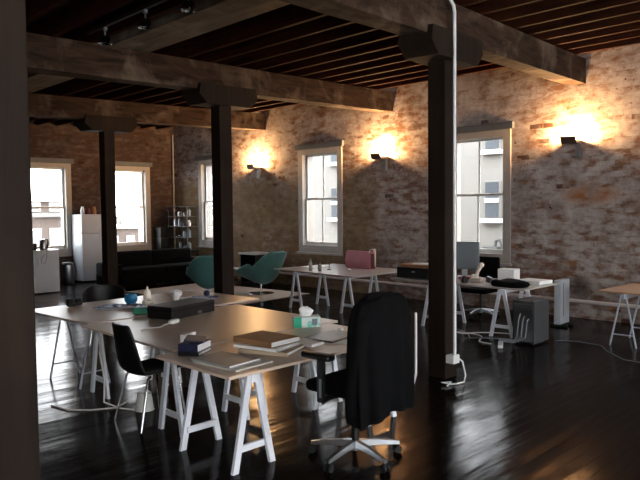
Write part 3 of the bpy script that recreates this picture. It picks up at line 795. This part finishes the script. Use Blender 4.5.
tag(obj('metal_sharpener', MB().box((0, 0, .045), (.05, .08, .09), rot=(.25, 0, 0), bev=.006), M['steel'], loc=(8.35, 5.0, Z0+.012)), 'small metal block right of the cream telephone', 'gadget')
tag(obj('notepad', MB().box((0, 0, .02), (.2, .28, .038), bev=.003), M['pink'], loc=(8.7, 5.55, Z0), rot=(0, 0, .1)), 'pinkish pad of paper below the monitor', 'notepad')
tag(obj('letter_tray', MB().box((0, 0, .09), (.2, .26, .18), bev=.004), M['paper'], loc=(8.88, 4.98, Z0), rot=(0, 0, .05)), 'white box of papers behind the folded black cloth', 'box')
tag(obj('paper_stack', MB().box((0, 0, .025), (.34, .4, .05), bev=.004), M['paper'], loc=(8.82, 4.55, Z0), rot=(0, 0, -.1)), 'stack of white papers at the right end of the long desk', 'paper stack')
cl = MB(); R = []
for z, w, d in ((0, .15, .23), (.02, .175, .25), (.05, .18, .255), (.075, .165, .235), (.088, .12, .19)):
    R.append([(w*math.copysign(abs(math.cos(a_))**.6, math.cos(a_))*(1+.05*math.sin(4*a_)), d*math.copysign(abs(math.sin(a_))**.6, math.sin(a_)), z+.012*math.sin(3*a_+1)*(1 if z > .04 else 0)) for a_ in [2*PI*k_/32 for k_ in range(32)]])
tag(obj('folded_cloth', cl.rings(R), M['black_cloth'], loc=(8.24, 4.6, Z0), smooth=70), 'folded black cloth at the front right corner of the long desk', 'cloth')

# office chair behind the desk, facing it
o2 = thing('office_chair', 'black office chair standing between the long desk and the window wall', 'chair', (9.4, 5.78, 0), R90, 'swivel office chairs')
star_base(o2, .31, .3)
obj('gas_column', MB().cyl((0, 0, .12), (0, 0, .4), .024, n=14), M['black_plastic'], o2, smooth=True)
obj('seat', pad(MB(), (0, .03, .44), (.48, .46, .08), .035), M['black_cloth'], o2, smooth=60)
obj('backrest', MB().box((0, -.25, .76), (.4, .06, .42), bev=.025, seg=3), M['black_cloth'], o2, smooth=60)
obj('back_bracket', MB().tube([(0, -.05, .4), (0, -.27, .41), (0, -.3, .6)], .014, 8), M['black_plastic'], o2, smooth=True)

# computers and cables on the floor
def tower(label, loc, rz, w, d, h, mat, side):
    r = thing('computer_tower', label, 'computer', loc, rz, 'computer towers on the floor')
    obj('case', MB().box((0, 0, h/2+.012), (w, d, h-.024), bev=.006), M[mat], r)
    obj('back_panel', MB().box((-w/2-.003, 0, h/2), (.006, d*.86, h*.86)), M[side], r)
    for q in (-.12, .12):
        obj('handle', MB().box((0, q*d*2.6, h+.006), (w*.8, .03, .014), bev=.004).box((0, q*d*2.6, .006), (w*.8, .03, .012)), M[mat], r)
    return r
p1 = tower('grey computer tower with cables behind it, on the floor at the desk end', (8.03, 4.18, 0), .0, .4, .31, .57, 'grey_case', 'steel')
for i in range(3):
    obj('rear_cable', MB().tube([(-.205, -.08+.06*i, .34+.03*i), (-.25, -.08+.06*i, .32), (-.26, -.06+.06*i, .1), (-.26, .1, .015+.016*i), (-.3, .3, .015+.016*i)], .005, 8), M['light_case'], p1, smooth=True)
ht = thing('panel_heater', 'slim light grey upright case on black feet near the brick wall', 'heater', (9.45, 4.42, 0), .05)
obj('casing', MB().box((0, 0, .37), (.34, .1, .66), bev=.008), M['light_case'], ht)
obj('front_grille', MB().box((-.171, 0, .37), (.004, .06, .6)), M['white_enamel'], ht)
obj('slot', MB().box((-.06, -.051, .4), (.012, .004, .5)), M['grey_case'], ht)
for q in (-.1, .1): obj('foot', MB().box((q, 0, .02), (.05, .26, .04), bev=.008), M['rubber'], ht)
ps = thing('power_strip', 'white power strip lying in the cable tangle under the desk', 'power strip', (7.5, 4.32, 0), .5)
obj('strip', MB().box((0, 0, .022), (.26, .06, .042), bev=.008), M['white_plastic'], ps)
for q in (-.08, 0, .08): obj('socket', MB().cyl((q, 0, .043), (q, 0, .047), .018, n=14), M['light_case'], ps)
rr = random.Random(4)
for i, lb in enumerate(('pale cable looping on the floor below the desk trestle', 'grey cable coiled beside the power strip', 'pale lead trailing left from the power strip')):
    pts = []
    for k_ in range(11):
        t = k_/10
        pts.append((7.75+.22*math.sin(5*t+i*1.7)+.12*i, 5.45-1.05*t+.1*math.cos(7*t+i), .009+.012*i))
    tag(obj('floor_cable', MB().tube(pts, .008, 8), M['white_trim'] if i != 1 else M['grey_metal'], smooth=True), lb, 'cable')
tag(obj('plug_block', MB().box((0, 0, .03), (.2, .09, .058), bev=.015, seg=3), M['white_plastic'], loc=(7.72, 5.3, .001), rot=(0, 0, 1.1), smooth=50), 'white plug block on the floor at the left end of the cable tangle', 'plug')
tag(obj('floor_cable', MB().tube([(8.3, 3.95, .008), (8.45, 3.75, .006), (8.4, 3.4, .006), (8.1, 3.2, .006), (7.8, 2.9, .006), (7.75, 2.5, .006)], .006, 8), M['grey_metal'], smooth=True), 'thin grey cable crossing the bare floor in front of the tan table', 'cable')

# ------------------------------------------------------------------ lounge corner
tag(obj('rug', MB().box((0, 0, .006), (2.15, 3.5, .012), bev=.004), M['rug'], loc=(8.25, 11.6, 0), rot=(0, 0, .1)), 'large pale rug under the two teal lounge chairs', 'rug')
def lounge(label, loc, rz):
    r = thing('lounge_chair', label, 'chair', loc, rz, 'teal swivel lounge chairs')
    prof = [(.5, .37, .24, .05), (.42, .36, .33, .12), (.2, .28, .4, .26), (-.05, .22, .43, .4), (-.22, .26, .45, .4), (-.32, .4, .46, .32), (-.4, .6, .45, .2), (-.47, .8, .38, .09), (-.5, .88, .28, .02), (-.51, .905, .16, 0)]
    R = []
    for i, (px, pz, hw, cur) in enumerate(prof):
        row = []
        # tangent normal: seat curls up, back curls forward
        k1_ = max(0, min(1, (i-3)/3))
        for k_ in range(13):
            t = -1+2*k_/12
            b = abs(t)**2.2
            row.append(Vector((px+cur*1.2*b*k1_, hw*t, pz+cur*1.2*b*(1-k1_))))
        R.append(row)
    obj('shell', MB().rings(R, False, False), M['teal'], r, smooth=80, mods=[('SOLIDIFY', {'thickness': .08, 'offset': 0}), ('SUBSURF', {'levels': 2, 'render_levels': 2})])
    obj('pedestal', MB().cyl((0, 0, .02), (0, 0, .22), .025, n=14), M['chrome'], r, smooth=True)
    obj('foot_disc', MB().lathe([(0, .028), (.05, .026), (.26, .012), (.275, .006), (.275, 0), (0, 0)]), M['chrome'], r, smooth=True)
    return r
l1 = lounge('teal swivel lounge chair turned sideways, beside the black cabinet', (8.82, 10.75, .012), math.radians(98))
dup(l1, (7.58, 10.9, .012), math.radians(62), 'teal swivel lounge chair showing its rounded back, left of the tall post')

sf = thing('sofa', 'long black sofa in front of the far windows', 'sofa', (8.3, 14.1, 0), 0)
obj('base', MB().box((0, 0, .2), (2.7, .92, .24), bev=.02), M['black_cloth'], sf)
for s_ in (-1, 1):
    obj('armrest', MB().box((s_*1.24, 0, .34), (.22, .92, .5), bev=.05, seg=3), M['black_cloth'], sf, smooth=60)
    obj('seat_cushion', MB().box((s_*.565, -.08, .39), (1.12, .74, .16), bev=.045, seg=3), M['black_cloth'], sf, smooth=60)
    obj('back_cushion', MB().box((s_*.565, .28, .63), (1.12, .22, .4), rot=(-.12, 0, 0), bev=.06, seg=3), M['black_cloth'], sf, smooth=60)
    for q in (-1, 1): obj('leg', MB().cyl((s_*1.2, q*.38, 0), (s_*1.2, q*.38, .085), .022, n=10), M['steel'], sf)
obj('back_frame', MB().box((0, .4, .5), (2.3, .12, .5), bev=.03), M['black_cloth'], sf)

cb = thing('side_cabinet', 'small black cabinet with a white-edged top against the brick wall', 'cabinet', (9.97, 12.35, 0), 0)
m_ = MB(); m_.box((.23, 0, .37), (.02, .6, .7)); m_.box((0, -.29, .37), (.48, .02, .7)); m_.box((0, .29, .37), (.48, .02, .7)); m_.box((0, 0, .03), (.48, .6, .02)); m_.box((0, 0, .36), (.46, .57, .018))
obj('carcass', m_, M['black_plastic'], cb)
obj('top', MB().box((-.02, 0, .735), (.54, .64, .04), bev=.004), M['white_enamel'], cb)

# tall rack by the corner, hi-fi stand beside it
sh = thing('shelf_rack', 'tall black wire rack of bottles and jars in the far corner', 'shelf', (10.02, 15.58, 0), 0)
m_ = MB()
for sx in (-.17, .17):
    for sy in (-.46, .46): m_.box((sx, sy, .95), (.025, .025, 1.9))
m_.box((0, .0, 1.895), (.36, .95, .02))
obj('frame', m_, M['rubber'], sh)
lev = [.3, .7, 1.04, 1.34, 1.62]
for z in lev: obj('shelf', MB().box((0, 0, z), (.34, .92, .018)), M['rubber'], sh)
rr = random.Random(11); kinds = ['clear', 'white_plastic', 'steel', 'cream', 'grey_metal', 'black_plastic']
words_ = ['clear glass', 'white', 'steel', 'cream', 'grey metal', 'black']
lvl = ['bottom', 'second', 'middle', 'fourth', 'top']
for li, z in enumerate(lev):
    if li == 0: continue          # hidden behind the sofa
    for j in range(4):
        y = -.33+.22*j+(rr.random()-.5)*.04; kk = rr.randrange(6); h = .1+rr.random()*.13; r_ = .035+rr.random()*.025
        tag(obj('jar', MB().lathe([(0, 0), (r_, 0), (r_, h*.75), (r_*.55, h*.88), (r_*.55, h), (0, h)], n=14), M[kinds[kk]], loc=(10.02-.03, 15.58+y, z+.0095), smooth=True),
            '%s jar on the %s shelf of the black corner rack, %s from the right' % (words_[kk], lvl[li], ('first', 'second', 'third', 'fourth')[j]), 'jar', 'jars on the corner rack')
hf = thing('stereo_stand', 'black stand of stereo boxes left of the corner rack', 'stereo', (9.82, 16.25, 0), 0)
obj('stand', MB().box((0, 0, .04), (.46, .34, .08), bev=.01), M['rubber'], hf)
z = .081
for h, mt_ in ((.12, 'black_plastic'), (.16, 'light_case'), (.16, 'light_case'), (.25, 'black_plastic'), (.25, 'black_plastic'), (.3, 'rubber')):
    obj('stereo_unit', MB().box((0, -.01, z+h/2-.002), (.42, .3, h-.004), bev=.006), M[mt_], hf); z += h

# ------------------------------------------------------------------ kitchen end
fr = thing('refrigerator', 'tall white refrigerator between the two far windows', 'refrigerator', (7.52, 16.12, 0), 0)
obj('cabinet', MB().box((0, .03, .87), (.6, .52, 1.68), bev=.012), M['white_enamel'], fr)
obj('plinth', MB().box((0, .03, .02), (.56, .48, .04)), M['rubber'], fr)
fd = obj('freezer_door', MB().box((0, -.265, 1.47), (.596, .06, .48), bev=.012), M['white_enamel'], fr)
obj('handle', MB().box((.22, -.3, 1.3), (.12, .014, .03), bev=.004), M['light_case'], fd)
fd = obj('fridge_door', MB().box((0, -.265, .63), (.596, .06, 1.18), bev=.012), M['white_enamel'], fr)
obj('handle', MB().box((.22, -.3, 1.16), (.12, .014, .03), bev=.004), M['light_case'], fd)
for x_, r_, h, m_, lb in ((7.38, .05, .2, 'steel', 'steel canister on the refrigerator, left one'), (7.52, .07, .16, 'red_glass', 'maroon pot in the middle of the refrigerator top'), (7.68, .06, .2, 'tan_box', 'brown jug on the right of the refrigerator top')):
    tag(obj('canister', MB().lathe([(0, 0), (r_, 0), (r_*1.05, h*.5), (r_*.7, h*.85), (r_*.75, h), (0, h)], n=18), M[m_], loc=(x_, 16.1, 1.711), smooth=True), lb, 'canister')
kc = thing('kitchen_counter', 'white kitchen counter unit below the left far window', 'cabinet', (5.5, 14.7, 0), 0)
obj('carcass', MB().box((0, 0, .47), (1.06, .6, .9), bev=.004), M['white_enamel'], kc)
obj('worktop', MB().box((0, 0, .935), (1.1, .64, .03), bev=.004), M['white_enamel'], kc)
for s_ in (-1, 1):
    dr = obj('door', MB().box((s_*.265, -.31, .5), (.515, .02, .8), bev=.004), M['white_enamel'], kc)
    obj('handle', MB().tube([(s_*.05, -.325, .8), (s_*.05, -.345, .78), (s_*.05, -.345, .66), (s_*.05, -.325, .64)], .006, 8), M['steel'], dr, smooth=True)
kt = thing('kettle', 'steel kettle with a black handle on the kitchen counter', 'kettle', (5.78, 14.6, .951), -1.2)
obj('body', MB().lathe([(0, 0), (.085, 0), (.09, .02), (.08, .14), (.06, .22), (.03, .235), (0, .24)]), M['steel'], kt, smooth=True)
obj('handle', MB().tube([(.06, 0, .22), (.12, 0, .23), (.14, 0, .15), (.1, 0, .04)], .014, 8), M['black_plastic'], kt, smooth=True)
obj('spout', MB().tube([(-.06, 0, .15), (-.09, 0, .18), (-.11, 0, .2)], [.02, .016, .012], 8), M['steel'], kt, smooth=True)
ck = thing('cooking_pot', 'black lidded pot left of the kettle on the kitchen counter', 'pot', (5.52, 14.62, .951), 0)
obj('pan', MB().lathe([(0, 0), (.1, 0), (.11, .02), (.11, .13), (0, .13)]), M['black_plastic'], ck, smooth=True)
obj('lid', MB().lathe([(.112, .13), (.1, .145), (.03, .16), (.012, .165), (.02, .19), (0, .195)]), M['black_plastic'], ck, smooth=True)
tag(obj('counter_cable', MB().tube([(5.76, 14.42, .959), (5.75, 14.365, .959), (5.74, 14.345, .8), (5.7, 14.345, .66), (5.62, 14.345, .68), (5.62, 14.345, .78), (5.7, 14.345, .86)], .006, 8), M['grey_metal'], smooth=True), 'grey cable looping down the front of the kitchen counter', 'cable')
bi = thing('pedal_bin', 'steel pedal bin on the floor left of the refrigerator', 'bin', (6.86, 15.85, 0), 0)
obj('body', MB().lathe([(0, 0), (.14, 0), (.145, .01), (.145, .47), (0, .47)]), M['steel'], bi, smooth=True)
obj('lid', MB().lathe([(.15, .47), (.15, .5), (.13, .53), (.05, .545), (0, .548)]), M['black_plastic'], bi, smooth=True)
obj('pedal', MB().box((0, -.16, .02), (.06, .07, .012)), M['black_plastic'], bi)

# ------------------------------------------------------------------ daylight
wd = bpy.data.worlds.new('overcast_sky'); S.world = wd; wd.use_nodes = True
nt = wd.node_tree; bg_ = nt.nodes['Background']
tc = nt.nodes.new('ShaderNodeTexCoord'); sp = nt.nodes.new('ShaderNodeSeparateXYZ'); nt.links.new(tc.outputs['Generated'], sp.inputs[0])
rp = nt.nodes.new('ShaderNodeValToRGB'); nt.links.new(sp.outputs[2], rp.inputs[0])
rp.color_ramp.elements[0].position = .0; rp.color_ramp.elements[0].color = (.97, .985, 1, 1)
rp.color_ramp.elements[1].position = .6; rp.color_ramp.elements[1].color = (.88, .94, 1, 1)
nt.links.new(rp.outputs[0], bg_.inputs['Color']); bg_.inputs['Strength'].default_value = 10.0
# ------------------------------------------------------------------ camera
cam = bpy.data.cameras.new('camera'); co = bpy.data.objects.new('camera', cam); COL.objects.link(co)
yaw, pitch, roll = .7777, -.0481, -.0101
fw = Vector((math.sin(yaw)*math.cos(pitch), math.cos(yaw)*math.cos(pitch), math.sin(pitch)))
r = fw.cross(Vector((0, 0, 1))).normalized(); u = r.cross(fw)
c_, s_ = math.cos(roll), math.sin(roll)
r2 = r*c_+u*s_; u2 = -r*s_+u*c_
mw = Matrix((r2, u2, -fw)).transposed().to_4x4(); mw.translation = (0, 0, 1.8)
co.matrix_world = mw
cam.sensor_fit = 'HORIZONTAL'; cam.sensor_width = 36; cam.lens = 36*650.5/640*1.004; cam.clip_end = 300; cam.clip_start = .05
S.camera = co
S.view_settings.view_transform = 'Standard'; S.view_settings.look = 'None'
S.view_settings.exposure = 0.6; S.view_settings.gamma = 1; S.view_settings.use_curve_mapping = False
S.cycles.max_bounces = 8; S.cycles.diffuse_bounces = 4; S.cycles.glossy_bounces = 4; S.cycles.transparent_max_bounces = 12
S.cycles.caustics_reflective = False; S.cycles.caustics_refractive = False; S.cycles.sample_clamp_indirect = 6
